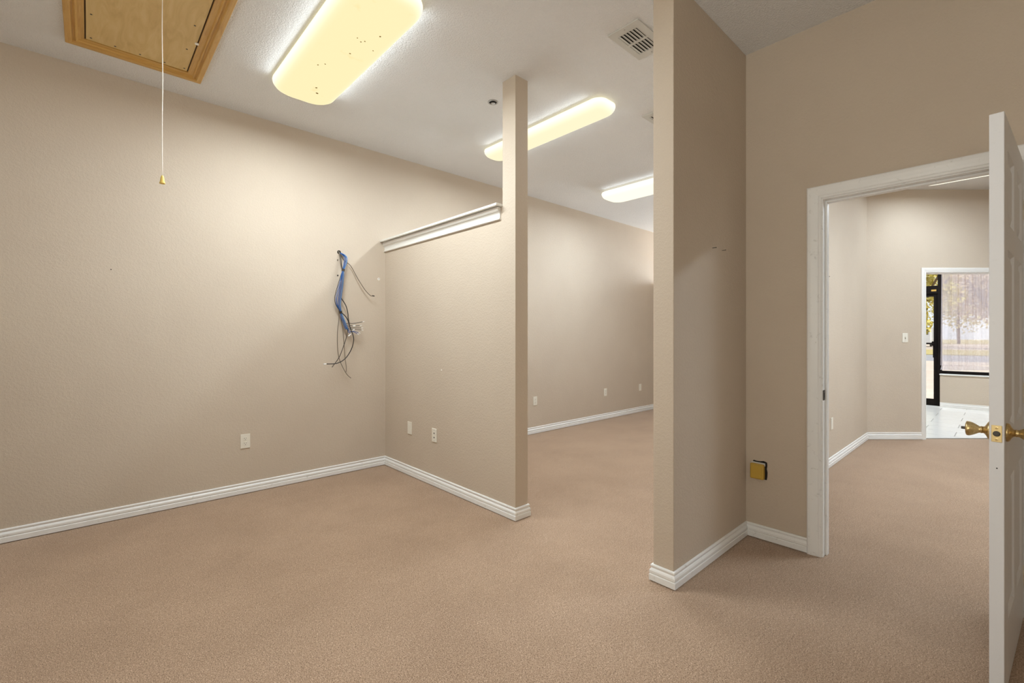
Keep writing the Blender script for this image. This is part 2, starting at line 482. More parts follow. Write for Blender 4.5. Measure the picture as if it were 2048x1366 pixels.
sweep_segments([(11.155, 0.832), (11.155, -2.13)], BB, ['baseboard_window'], 'trim_clean', ['white skirting below the curtained entry window'], 'skirting')
sweep_segments([(XC, DO0 - 0.0055 - CAS_W), (XC, YN), (XN, YN), (XN, YL)], BB, ['baseboard_front_near', 'baseboard_right', 'baseboard_back'], 'trim',
    ['white skirting behind the open door leaf', 'white skirting along the near right wall', 'white skirting along the wall behind the viewer'], 'skirting')

# ------------------------------------------------------------------ cap shelf on the half wall
cap = empty('trim_1', (XH, 3.3, 2.1)); tag(cap, 'cream painted ledge with crown moulding capping the half wall', 'ledge', kind='structure')
bm = bx(-0.058, YC + 0.132 + 0.004 - 3.3, 0.087, TH + 0.058, YL - 3.3 - 0.001, 0.106, 0.004)
o = new_obj('ledge_board', bm, 'cap', cap)
CR = [(0, 0.0), (0.012, 0.0), (0.016, 0.004), (0.016, 0.010), (0.009, 0.014), (0.008, 0.030), (0.010, 0.044), (0.017, 0.056), (0.018, 0.058), (0.024, 0.060), (0.030, 0.068), (0.032, 0.076), (0.032, 0.0868), (0, 0.0868)]
def crown(y0, y1, side):
    bm = bmesh.new(); rings = []
    for y in (y0, y1):
        rings.append([bm.verts.new(((-d if side < 0 else TH + d), y - 3.3, h - 0.004)) for d, h in CR])
    k = len(CR)
    for q in range(k): bm.faces.new((rings[0][q], rings[0][(q + 1) % k], rings[1][(q + 1) % k], rings[1][q]))
    bm.faces.new(rings[0]); bm.faces.new(rings[1])
    return bm
new_obj('crown_moulding', crown(YC + 0.152, YL - 0.001, -1), 'cap', cap)
new_obj('crown_moulding', crown(YC + 0.152, YL - 0.001, 1), 'cap', cap)

# ------------------------------------------------------------------ door casing (near room)
def cas_prof(d):      # (across width from inner edge, proud)
    return d
CP = [(0.0, 0.0), (0.0, 0.008), (0.004, 0.011), (0.012, 0.0115), (0.0145, 0.009), (0.018, 0.0115), (0.030, 0.014), (0.052, 0.0165), (0.066, 0.0165), (0.072, 0.012), (0.072, 0.0)]
def casing_piece(corner_pts, to3d):
    """corner_pts: function(width) -> the two ends (a, b) in wall coords for that width"""
    bm = bmesh.new(); R0 = []; R1 = []
    for w, pr in CP:
        a, b_ = corner_pts(w)
        R0.append(bm.verts.new(to3d(a[0], a[1], pr))); R1.append(bm.verts.new(to3d(b_[0], b_[1], pr)))
    k = len(CP)
    for q in range(k): bm.faces.new((R0[q], R0[(q + 1) % k], R1[(q + 1) % k], R1[q]))
    bm.faces.new(R0); bm.faces.new(R1)
    return bm
def cased_frame(name, label, y_lo, y_hi, ztop, to3d, width_scale=1.0, mats='trim', jamb=None, far3d=None):
    r = empty(name); tag(r, label, 'door frame', kind='structure')
    rev = 0.006; ws = width_scale
    for t3 in (to3d, far3d):
        if t3 is None: continue
        new_obj('casing', casing_piece(lambda w: ((y_hi + rev + w * ws, 0.0), (y_hi + rev + w * ws, ztop + rev + w * ws)), t3), mats, r)
        new_obj('casing', casing_piece(lambda w: ((y_lo - rev - w * ws, 0.0), (y_lo - rev - w * ws, ztop + rev + w * ws)), t3), mats, r)
        new_obj('casing_head', casing_piece(lambda w: ((y_lo - rev - w * ws, ztop + rev + w * ws), (y_hi + rev + w * ws, ztop + rev + w * ws)), t3), mats, r)
    return r
fr = cased_frame('trim_2', 'white moulded casing and jambs framing the open doorway', DO0, DO1, DOZ,
    lambda a, z, p: (XC - p, a, z), 1.0, 'trim', far3d=lambda a, z, p: (XC + TC + p, a, z))
for y0, y1 in ((DO1, DO1 + JT), (DO0 - JT, DO0)):
    new_obj('jamb', bx(XC - 0.001, y0, 0, XC + TC + 0.001, y1, DOZ + JT), 'trim', fr)
new_obj('jamb_head', bx(XC - 0.001, DO0, DOZ, XC + TC + 0.001, DO1, DOZ + JT), 'trim', fr)
new_obj('door_stop', bx(XC + 0.042, DO1 - 0.011, 0, XC + 0.078, DO1, DOZ - 0.011, 0.002), 'trim', fr)
new_obj('door_stop', bx(XC + 0.042, DO0, 0, XC + 0.078, DO0 + 0.011, DOZ - 0.011, 0.002), 'trim', fr)
new_obj('door_stop', bx(XC + 0.042, DO0, DOZ - 0.011, XC + 0.078, DO1, DOZ, 0.002), 'trim', fr)
sp = new_obj('strike_plate', bx(XC - 0.002, DO1 - 0.0025, 0.900, XC + 0.034, DO1 + 0.001, 0.958, 0.001), 'dark_metal', fr)
tag(sp, 'dark worn metal strike plate')
new_obj('strike_hole', bx(XC + 0.010, DO1 - 0.003, 0.916, XC + 0.024, DO1 + 0.0005, 0.942), 'void', sp)
# casing of the opening in the angled wall
fr2 = cased_frame('trim_3', 'cream casing around the far opening to the tiled entry', s_in0, s_in1, 2.040,
    lambda a, z, p: ang(a, -p, z), CAS / 0.072, 'trim_clean')
def ang_obj(name, s0, s1, d0, d1, z0, z1, m_, parent):
    bm = bmesh.new(); ang_box(bm, s0, s1, d0, d1, z0, z1); return new_obj(name, bm, m_, parent)
ang_obj('jamb', s_in0 - JT, s_in0, -0.001, 0.115, 0, 2.040 + JT, 'trim_clean', fr2)
ang_obj('jamb', s_in1, s_in1 + JT, -0.001, 0.115, 0, 2.040 + JT, 'trim_clean', fr2)
ang_obj('jamb_head', s_in0, s_in1, -0.001, 0.115, 2.040, 2.040 + JT, 'trim_clean', fr2)

# ------------------------------------------------------------------ door leaf (six panels, open)
DW, DH, DT = 0.762, 2.030, 0.037
th = math.pi - 0.0733
door = empty('door_1', (3.078, -0.046, 0.015), (0, 0, th))
tag(door, 'white six-panel door standing open with antique brass knobs', 'door', kind='structure')
ST = 0.108; ML = 0.095
xs = [0, ST, (DW - ML) / 2, (DW + ML) / 2, DW - ST, DW]
zs = [0, 0.235, 0.235 + 0.50, 0.235 + 0.50 + 0.175, 1.565, 1.66, 1.92, DH]
new_obj('stile', bx(xs[0], -DT, 0, xs[1], 0, DH, 0.002), 'door', door)
new_obj('stile', bx(xs[4], -DT, 0, xs[5], 0, DH, 0.002), 'door', door)
for a, b_ in ((0, 1), (2, 3), (4, 5), (6, 7)):
    new_obj('rail', bx(xs[1], -DT, zs[a], xs[4], 0, zs[b_]), 'door', door)
for a, b_ in ((1, 2), (3, 4), (5, 6)):
    new_obj('mullion', bx(xs[2], -DT, zs[a], xs[3], 0, zs[b_]), 'door', door)
    for c0, c1 in ((1, 2), (3, 4)):
        bm = bmesh.new()
        x0, x1, z0, z1 = xs[c0], xs[c1], zs[a], zs[b_]
        for sgn in (0, 1):
            loops = []
            for ins, dep in ((0, 0.0), (0.012, 0.0095), (0.020, 0.0095), (0.042, 0.0035)):
                y = -dep if sgn == 0 else -DT + dep
                loops.append([bm.verts.new(c) for c in ((x0 + ins, y, z0 + ins), (x1 - ins, y, z0 + ins), (x1 - ins, y, z1 - ins), (x0 + ins, y, z1 - ins))])
            for A, B in zip(loops, loops[1:]):
                for k in range(4): bm.faces.new((A[k], A[(k + 1) % 4], B[(k + 1) % 4], B[k]))
            bm.faces.new(loops[-1])
        new_obj('panel', bm, 'door', door)
# knobs
KP = [(0.0325, 0), (0.0325, 0.004), (0.030, 0.008), (0.020, 0.0125), (0.013, 0.017), (0.0115, 0.022), (0.0135, 0.024), (0.0115, 0.026),
      (0.0125, 0.031), (0.017, 0.038), (0.022, 0.046), (0.0255, 0.054), (0.0265, 0.060), (0.0245, 0.064), (0.019, 0.0655), (0, 0.066)]
KX, KZ = DW - 0.060, 0.930 - 0.015
for sgn in (1, -1):
    k = empty('door_knob', (KX, 0 if sgn > 0 else -DT, KZ)); k.parent = door
    ax = 'Y' if sgn > 0 else '-Y'
    new_obj('rosette', lathe(KP[:6] + [(0, 0.022)], 32, ax), 'brass', k, smooth=True)
    new_obj('knob', lathe([(0, 0.0215)] + KP[5:], 32, ax), 'brass', k, smooth=True)
    if sgn < 0: new_obj('thumb_turn', bx(-0.002, -0.078, -0.005, 0.002, -0.064, 0.005, 0.001), 'dark_metal', k)
    else: new_obj('key_cylinder', lathe([(0.006, 0.064), (0.006, 0.0675), (0, 0.0675)], 16, 'Y'), 'brass', k)
lp = new_obj('latch_plate', bx(DW - 0.001, -0.0315, KZ - 0.029, DW + 0.0015, -0.0055, KZ + 0.029, 0.001), 'bright_brass', door)
for dz in (-0.020, 0.020):
    new_obj('screw', lathe([(0.0045, 0), (0.0045, 0.0008), (0.002, 0.001), (0, 0.0002)], 14, 'X'), 'brass', lp, loc=(DW + 0.0012, -0.0185, KZ + dz))
new_obj('latch_bolt', lathe([(0.0095, 0), (0.0095, 0.002), (0.007, 0.003), (0, 0.003)], 20, 'X'), 'dark_metal', lp, loc=(DW + 0.001, -0.0185, KZ))
new_obj('nail_hole', lathe([(0.0022, 0), (0.0022, 0.0006), (0, 0.0006)], 10, 'X'), 'void', door, loc=(DW, -0.018, 0.795))
for z in (0.18, 1.0, 1.82):
    h = new_obj('hinge', lathe([(0.006, -0.045), (0.006, 0.045)], 12), 'bright_brass', door, loc=(-0.004, 0.006, z), smooth=True)

# ------------------------------------------------------------------ attic hatch on the ceiling
HX0, HX1, HY0, HY1 = -0.102, 0.583, 2.36, 3.866
hatch = empty('attic_hatch', (HX0, HY1, ZC)); tag(hatch, 'plywood attic hatch in a varnished pine frame on the ceiling', 'hatch')
FW = 0.086
HP = [(0.0, 0.0), (0.0, 0.020), (0.003, 0.023), (0.026, 0.023), (0.030, 0.021), (0.033, 0.013), (0.038, 0.011), (0.043, 0.013), (0.047, 0.019), (0.050, 0.0195), (0.054, 0.017), (0.058, 0.010), (0.074, 0.007), (0.079, 0.009), (0.085, 0.010), (0.086, 0.008), (0.086, 0.0)]
def hatch_piece(c0, c1, n0, n1):
    """outer corner c0 -> c1, n = inward miter directions"""
    bm = bmesh.new(); A = []; B = []
    for w, d in HP:
        A.append(bm.verts.new((c0[0] + n0[0] * w - HX0, c0[1] + n0[1] * w - HY1, -d)))
        B.append(bm.verts.new((c1[0] + n1[0] * w - HX0, c1[1] + n1[1] * w - HY1, -d)))
    k = len(HP)
    for q in range(k): bm.faces.new((A[q], A[(q + 1) % k], B[(q + 1) % k], B[q]))
    bm.faces.new(A); bm.faces.new(B)
    return bm
new_obj('frame_moulding', hatch_piece((HX0, HY0), (HX0, HY1), (1, 1), (1, -1)), 'pine_y', hatch)
new_obj('frame_moulding', hatch_piece((HX1, HY0), (HX1, HY1), (-1, 1), (-1, -1)), 'pine_y', hatch)
new_obj('frame_moulding', hatch_piece((HX0, HY1), (HX1, HY1), (1, -1), (-1, -1)), 'pine_x', hatch)
new_obj('frame_moulding', hatch_piece((HX0, HY0), (HX1, HY0), (1, 1), (-1, 1)), 'pine_x', hatch)
W_, L_ = HX1 - HX0, HY1 - HY0
new_obj('gap', bx(FW, -L_ + FW, -0.002, W_ - FW, -FW, -0.0005), 'dark_gap', hatch)
pn = new_obj('panel', bx(FW + 0.007, -L_ + FW + 0.007, -0.006, W_ - FW - 0.007, -FW - 0.007, -0.0008), 'ply', hatch)
scb = lathe([(0.0055, 0), (0.0055, 0.0012), (0.003, 0.0016), (0, 0.001)], 10); me_s = None
for sx, sy in ((0.115, -0.125), (0.225, -0.118), (0.345, -0.118), (0.47, -0.118), (0.575, -0.125), (0.555, -0.385), (0.555, -0.68), (0.115, -0.40), (0.115, -0.70), (0.555, -1.0), (0.115, -1.0), (0.2, -1.38), (0.45, -1.38)):
    if me_s is None:
        so = new_obj('screw', scb, 'screw', pn); me_s = so.data
    else:
        so = bpy.data.objects.new('screw', me_s); COL.objects.link(so); so.parent = pn
    so.location = (sx, sy, -0.006); so.rotation_euler = (math.pi, 0, 0)
new_obj('latch_clip', bx(W_ - FW - 0.018, -0.505, -0.016, W_ - FW + 0.002, -0.49, -0.006, 0.003), 'white_plastic', hatch)
# pull cord
pc = empty('pull_cord', (0.2835, 2.981, 2.06)); tag(pc, 'thin white pull cord hanging from the attic hatch, yellow bell end', 'pull cord')
new_obj('cord', tube([(0.001, 0, 1.0), (-0.001, 0.001, 0.8), (0.0012, 0, 0.55), (-0.0008, 0, 0.3), (0, 0, 0.035)], 0.0021, 7, 5), 'cord', pc, smooth=True)
new_obj('pull_bell', lathe([(0.0035, 0.042), (0.006, 0.038), (0.008, 0.028), (0.0095, 0.014), (0.0125, 0.004), (0.0125, 0.0), (0.010, 0.0), (0.009, 0.004), (0, 0.012)], 18), 'bell_yellow', pc, smooth=True)
new_obj('knot', lathe([(0, 0.993), (0.006, 0.996), (0.006, 0.9995), (0, 1.0)], 10), 'cord', pc)

# ------------------------------------------------------------------ ceiling lights
def rr_loop(bm, hx, hy, r, z, n=7):
    out = []
    for cx_, cy_, a0 in ((hx - r, hy - r, 0), (-hx + r, hy - r, 90), (-hx + r, -hy + r, 180), (hx - r, -hy + r, 270)):
        for k in range(n + 1):
            a = math.radians(a0 + 90 * k / n)
            out.append(bm.verts.new((cx_ + r * math.cos(a), cy_ + r * math.sin(a), z)))
    return out
LAMP_ON = []
def ceiling_light(label, cx, cy, W, L, mname, power, color, depth=0.088, up=0.028):
    r = empty('ceiling_light', (cx, cy, ZC)); tag(r, label, 'ceiling light', 'long fluorescent ceiling lights')
    hx, hy = W / 2, L / 2
    bm = bmesh.new(); loops = []
    rad = min(0.13, W * 0.33)
    for dz, ins in ((0.014, 0.012), (0.018, 0.002), (0.030, 0.0), (0.048, 0.004), (depth * 0.78, 0.016), (depth * 0.93, 0.034), (depth, 0.062)):
        loops.append(rr_loop(bm, hx - ins, hy - ins, max(0.03, rad - ins * 0.4), -dz))
    for A, B in zip(loops, loops[1:]):
        k = len(A)
        for q in range(k): bm.faces.new((A[q], A[(q + 1) % k], B[(q + 1) % k], B[q]))
    bm.faces.new(loops[-1]); bm.faces.new(loops[0])
    ln = new_obj('lens', bm, mname, r, smooth=True)
    new_obj('pan', bx(-hx + 0.04, -hy + 0.05, -0.0135, hx - 0.04, hy - 0.05, -0.0002), 'pan', r)
    # the tubes' light
    for nm, dirz, pw, dz in (('lamp_light', 0, power * (1 - up), depth + 0.006),):
        d = bpy.data.lights.new(nm, 'AREA'); d.shape = 'RECTANGLE'; d.size = W - 0.1; d.size_y = L - 0.1
        d.energy = pw; d.color = color
        lo = bpy.data.objects.new(nm, d); COL.objects.link(lo); lo.parent = r; lo.location = (0, 0, -dz)
    for sx in (-1, 1):        # sides of the lens glow outwards
        d = bpy.data.lights.new('side_glow', 'AREA'); d.shape = 'RECTANGLE'; d.size = 0.06; d.size_y = L - 0.2
        d.energy = power * up / 2; d.color = color
        lo = bpy.data.objects.new('side_glow', d); COL.objects.link(lo); lo.parent = r
        lo.location = (sx * (hx + 0.006), 0, -0.05); lo.rotation_euler = (0, -sx * math.pi / 2, 0)
    return ln
WARM = (0.90, 1.0, 1.06); MID = (0.89, 1.0, 1.08); NEU = (0.86, 1.0, 1.13)
l1 = ceiling_light('wide yellowed ceiling light beside the attic hatch', 1.134, 2.803, 0.42, 1.45, 'lens_old', 55, WARM)
ceiling_light('narrow ceiling light behind the slim column', 2.895, 2.74, 0.25, 1.40, 'lens_mid', 34, MID)
ceiling_light('far ceiling light partly hidden by the centre wall end', 4.865, 2.78, 0.40, 1.40, 'lens_new', 40, NEU)
ceiling_light('ceiling light in the next room seen under the door head', 6.915, -0.03, 0.40, 1.45, 'lens_new', 22, NEU)
ceiling_light('ceiling light in the next room hidden above the door head', 5.2, -0.95, 0.40, 1.40, 'lens_new', 92, NEU)
ceiling_light('added unseen ceiling light in the side room beyond the far half wall', 9.6, 3.1, 0.40, 1.40, 'lens_new', 16, NEU)  # unseen lamp added to brighten the side room
ceiling_light('added unseen ceiling light over the tiled entry', 9.7, 0.2, 0.40, 1.40, 'lens_new', 72, NEU)  # unseen lamp added to brighten the entry
sb = lathe([(0.005, 0), (0.004, 0.0015), (0, 0.002)], 7); sme = None
for sx, sy, sc in ((0.05, 0.50, 1.6), (0.02, 0.43, 1.3), (-0.07, 0.15, 0.9), (-0.04, 0.11, 0.8), (0.03, -0.10, 1.0), (0.03, -0.25, 0.8), (0.00, -0.27, 0.7), (0.045, -0.27, 0.8), (0.09, -0.37, 1.0), (0.12, -0.22, 0.7)):
    if sme is None: s_ = new_obj('insect_speck', sb, 'speck', l1); sme = s_.data
    else:
        s_ = bpy.data.objects.new('insect_speck', sme); COL.objects.link(s_); s_.parent = l1
    s_.location = (sx, sy, -0.0882); s_.scale = (sc, sc * 1.3, 1); s_.rotation_euler = (math.pi, 0, sx * 40)

# ------------------------------------------------------------------ air registers
def register(label, x0, y1):
    r = empty('air_register', (x0, y1, ZC)); tag(r, label, 'air vent', 'ceiling air registers')
    LX, LY = 0.345, 0.205
    bx0, bx1 = 0.055, LX - 0.055; gap = 0.018; by0, by1 = 0.035, LY - 0.045
    midx = (bx0 + bx1) / 2
    bm = bmesh.new()
    for a in ((0, 0, bx0, LY), (bx1, 0, LX, LY), (bx0, 0, bx1, by0), (bx0, by1, bx1, LY), (midx - gap / 2, by0, midx + gap / 2, by1)):
        box(bm, a[0], -a[3], -0.0085, a[2], -a[1], -0.0005)
    bmesh.ops.remove_doubles(bm, verts=bm.verts, dist=1e-5)
    new_obj('face_plate', bm, 'register', r)
    new_obj('duct_opening', bx(bx0 - 0.002, -by1 - 0.002, -0.002, bx1 + 0.002, -by0 + 0.002, -0.0003), 'void', r)
    n = 6; st = (by1 - by0) / n
    for bank in ((bx0, midx - gap / 2), (midx + gap / 2, bx1)):
        for k in range(n):
            y = -(by0 + st * (k + 0.5))
            bm = bmesh.new()
            pts = [(st * 0.50, -0.0045), (-st * 0.36, -0.0135), (-st * 0.44, -0.012), (st * 0.46, -0.0030)]
            A = [bm.verts.new((bank[0], y + p[0], p[1])) for p in pts]; B = [bm.verts.new((bank[1], y + p[0], p[1])) for p in pts]
            for q in range(4): bm.faces.new((A[q], A[(q + 1) % 4], B[(q + 1) % 4], B[q]))
            bm.faces.new(A); bm.faces.new(B)
            new_obj('louver', bm, 'register', r)
    for px in (0.022, LX - 0.022):
        new_obj('screw', lathe([(0.004, 0), (0.004, 0.001), (0, 0.0015)], 10), 'steel', r, loc=(px, -LY / 2, -0.0085), rot=(math.pi, 0, 0))
    return r
register('grey louvered air register beside the top of the centre wall', 2.281, 1.626)
register('far louvered air register peeking past the centre wall end', 3.322, 2.034)

# recessed sprinkler cup near the column
spk = empty('sprinkler', (2.284, 2.687, ZC)); tag(spk, 'small recessed metal sprinkler in the ceiling beside the column', 'sprinkler')
new_obj('escutcheon', lathe([(0.040, -0.0003), (0.040, -0.004), (0.036, -0.006), (0.031, -0.006), (0.031, -0.0003)], 28), 'steel', spk, smooth=True)
new_obj('cup', lathe([(0.031, -0.0004), (0.031, -0.001), (0, -0.001)], 24), 'void', spk)
new_obj('sprinkler_head', lathe([(0.012, -0.001), (0.010, -0.008), (0.016, -0.010), (0.016, -0.012), (0, -0.012)], 16), 'steel', spk, smooth=True)

# ------------------------------------------------------------------ cover plates and outlets (local: X width, Z height, -Y towards the room)
def plate(name, label, cat, loc, rz, style, w=0.070, h=0.114, group=None, tilt=0.0):
    r = empty(name, loc, (0, tilt, rz)); tag(r, label, cat, group)
    new_obj('cover_plate', bx(-w / 2, -0.0058, -h / 2, w / 2, 0, h / 2, 0.0022), 'ivory', r)
    if style == 'duplex':
        for dz in (-0.0195, 0.0195):
            rc = bmesh.new()
            lo = []; hi = []
            for k in range(24):
                a = 2 * math.pi * k / 24
                x = 0.0172 * math.cos(a); z = max(-0.0142, min(0.0142, 0.0172 * math.sin(a)))
                lo.append(rc.verts.new((x, -0.0055, z))); hi.append(rc.verts.new((x, -0.0075, z)))
            rc.faces.new(hi)
            for k in range(24): rc.faces.new((lo[k], lo[(k + 1) % 24], hi[(k + 1) % 24], hi[k]))
            ro = new_obj('receptacle', rc, 'ivory', r, loc=(0, 0, dz))
            new_obj('slot', bx(-0.0074, -0.0078, 0.0005, -0.0050, -0.007, 0.0085), 'slot', ro)
            new_obj('slot', bx(0.0050, -0.0078, 0.0015, 0.0074, -0.007, 0.0080), 'slot', ro)
            new_obj('ground_slot', lathe([(0.0027, 0), (0.0027, 0.0007), (0, 0.0007)], 12, '-Y'), 'slot', ro, loc=(0, -0.0071, -0.0075))
        new_obj('screw', lathe([(0.003, 0), (0.003, 0.0007), (0, 0.001)], 10, '-Y'), 'ivory', r, loc=(0, -0.0056, 0))
    elif style == 'jack':
        for dz in (-0.019, 0.017):
            new_obj('jack_socket', bx(-0.0065, -0.0064, dz - 0.006, 0.0065, -0.005, dz + 0.006), 'slot', r)
        for dz in (-0.046, 0.040):
            new_obj('screw', lathe([(0.004, 0), (0.004, 0.0008), (0, 0.001)], 10, '-Y'), 'steel', r, loc=(0, -0.0056, dz))
    elif style == 'switch':
        new_obj('toggle', bx(-0.0042, -0.017, -0.004, 0.0042, -0.005, 0.010, 0.001), 'ivory', r)
        new_obj('toggle_slot', bx(-0.005, -0.0062, -0.012, 0.005, -0.005, 0.012), 'slot', r)
        for dz in (-0.030, 0.030):
            new_obj('screw', lathe([(0.003, 0), (0.003, 0.0007), (0, 0.001)], 10, '-Y'), 'ivory', r, loc=(0, -0.0056, dz))
    else:
        new_obj('insert', bx(-0.0165, -0.0066, -0.033, 0.0165, -0.005, 0.033, 0.0008), 'ivory', r)
        for dz in (-0.048, 0.048):
            new_obj('screw', lathe([(0.003, 0), (0.003, 0.0007), (0, 0.001)], 10, '-Y'), 'ivory', r, loc=(0, -0.0056, dz))
    return r
G = 'ivory wall plates near the floor'
plate('wall_outlet', 'ivory duplex power outlet low on the wall left of the corner', 'outlet', (0.932, YL, 0.421), 0, 'duplex', group=G)
R90 = -math.pi / 2
plate('wall_plate', 'plain ivory plate on the half wall nearer the corner', 'wall plate', (XH, 3.707, 0.431), R90, 'blank', group=G)
plate('wall_plate', 'ivory plate with two dark jacks on the half wall', 'wall plate', (XH, 3.302, 0.428), R90, 'jack', group=G)
plate('wall_outlet', 'ivory outlet on the bright far wall right beside the column', 'outlet', (4.272, YL, 0.423), 0, 'duplex', group=G)
plate('wall_outlet', 'middle one of three ivory outlets on the bright far wall', 'outlet', (5.805, YL, 0.410), 0, 'duplex', group=G)
plate('wall_plate', 'ivory plate on the far wall nearest the centre wall end', 'wall plate', (6.778, YL, 0.411), 0, 'blank', group=G)
plate('wall_plate', 'ivory plate inside the next room closest to the door casing', 'wall plate', (5.197, YF, 0.397), 0, 'blank', group=G)
plate('wall_plate', 'slightly higher ivory plate inside the next room, second from casing', 'wall plate', (5.362, YF, 0.410), 0, 'blank', group=G)
sw = ang(0.467, 0, 1.247)
plate('light_switch', 'ivory toggle light switch on the angled wall', 'light switch', sw, math.atan2(AU.y, AU.x), 'switch')

# ------------------------------------------------------------------ yellow box in a ragged hole
yb = empty('junction_box', (XC, 1.066, 0.424)); tag(yb, 'yellow plastic box sticking out of a ragged hole near the corner', 'junction box')
bm = bmesh.new()
ring = []
for k, (dy, dz) in enumerate(((0.030, 0.062), (0.012, 0.060), (-0.010, 0.061), (-0.030, 0.066), (-0.049, 0.060), (-0.051, 0.040), (-0.048, 0.020), (-0.052, 0.0), (-0.051, -0.03), (-0.047, -0.050), (0.0, -0.045), (0.032, -0.040), (0.036, 0.0), (0.034, 0.05))):
    ring.append(bm.verts.new((-0.0006, dy, dz)))
f_ = bm.faces.new(ring)
ex = bmesh.ops.extrude_face_region(bm, geom=[f_])
bmesh.ops.translate(bm, verts=[v_ for v_ in ex['geom'] if isinstance(v_, bmesh.types.BMVert)], vec=(0.0004, 0, 0))
new_obj('hole', bm, 'void', yb)
bm = bx(-0.034, -0.038, -0.047, 0.0, 0.040, 0.047, 0.006, 3)
new_obj('box_body', bm, 'yellow', yb, smooth=False)
new_obj('rim', bx(-0.012, -0.041, 0.034, -0.001, 0.040, 0.054, 0.003), 'register', yb)
new_obj('front_cover', bx(-0.0385, -0.031, -0.040, -0.033, 0.034, 0.040, 0.0025), 'yellow', yb)

# ------------------------------------------------------------------ nails, anchors and marks on the walls
def nail(label, loc, axis, length=0.02, r=0.0018, cat='nail', m_='screw', head=0.0035):
    o = new_obj('nail' if cat == 'nail' else 'wall_anchor', lathe([(r, 0), (r, length - 0.002), (head, length - 0.0015), (head, length), (0, length)], 10, axis), m_, loc=loc)
    tag(o, label, cat); return o
nail('left of two small nails in the shaded centre wall', (2.604, YB, 1.769), '-Y', 0.022)
nail('right of two small nails in the shaded centre wall', (2.731, YB, 1.771), '-Y', 0.022)
nail('small nail head alone on the wide left wall', (0.116, YL, 1.726), '-Y', 0.004, 0.002, head=0.004)
nail('upper dark screw in the wall left of the cables', (1.683, YL, 1.967), '-Y', 0.006, 0.003, head=0.005)
nail('lower dark screw in the wall left of the cables', (1.683, YL, 1.825), '-Y', 0.006, 0.003, head=0.007)
nail('tiny nail high on the next room wall', (5.25, YF, 1.843), '-Y', 0.01, 0.002, head=0.005)
an = nail('white plastic anchor in the wall between cables and corner', (2.087, YL, 1.826), '-Y', 0.004, 0.010, 'wall anchor', 'white_plastic', 0.013)
new_obj('anchor_hole', lathe([(0.004, 0), (0.004, 0.0006), (0, 0.0006)], 10, '-Y'), 'slot', an, loc=(0.002, -0.004, 0.001))
o = new_obj('paint_chip', bx(XH - 0.0006, 3.194, 0.982, XH, 3.204, 0.992), 'white_plastic'); tag(o, 'tiny white chip mark in the middle of the half wall', 'mark')

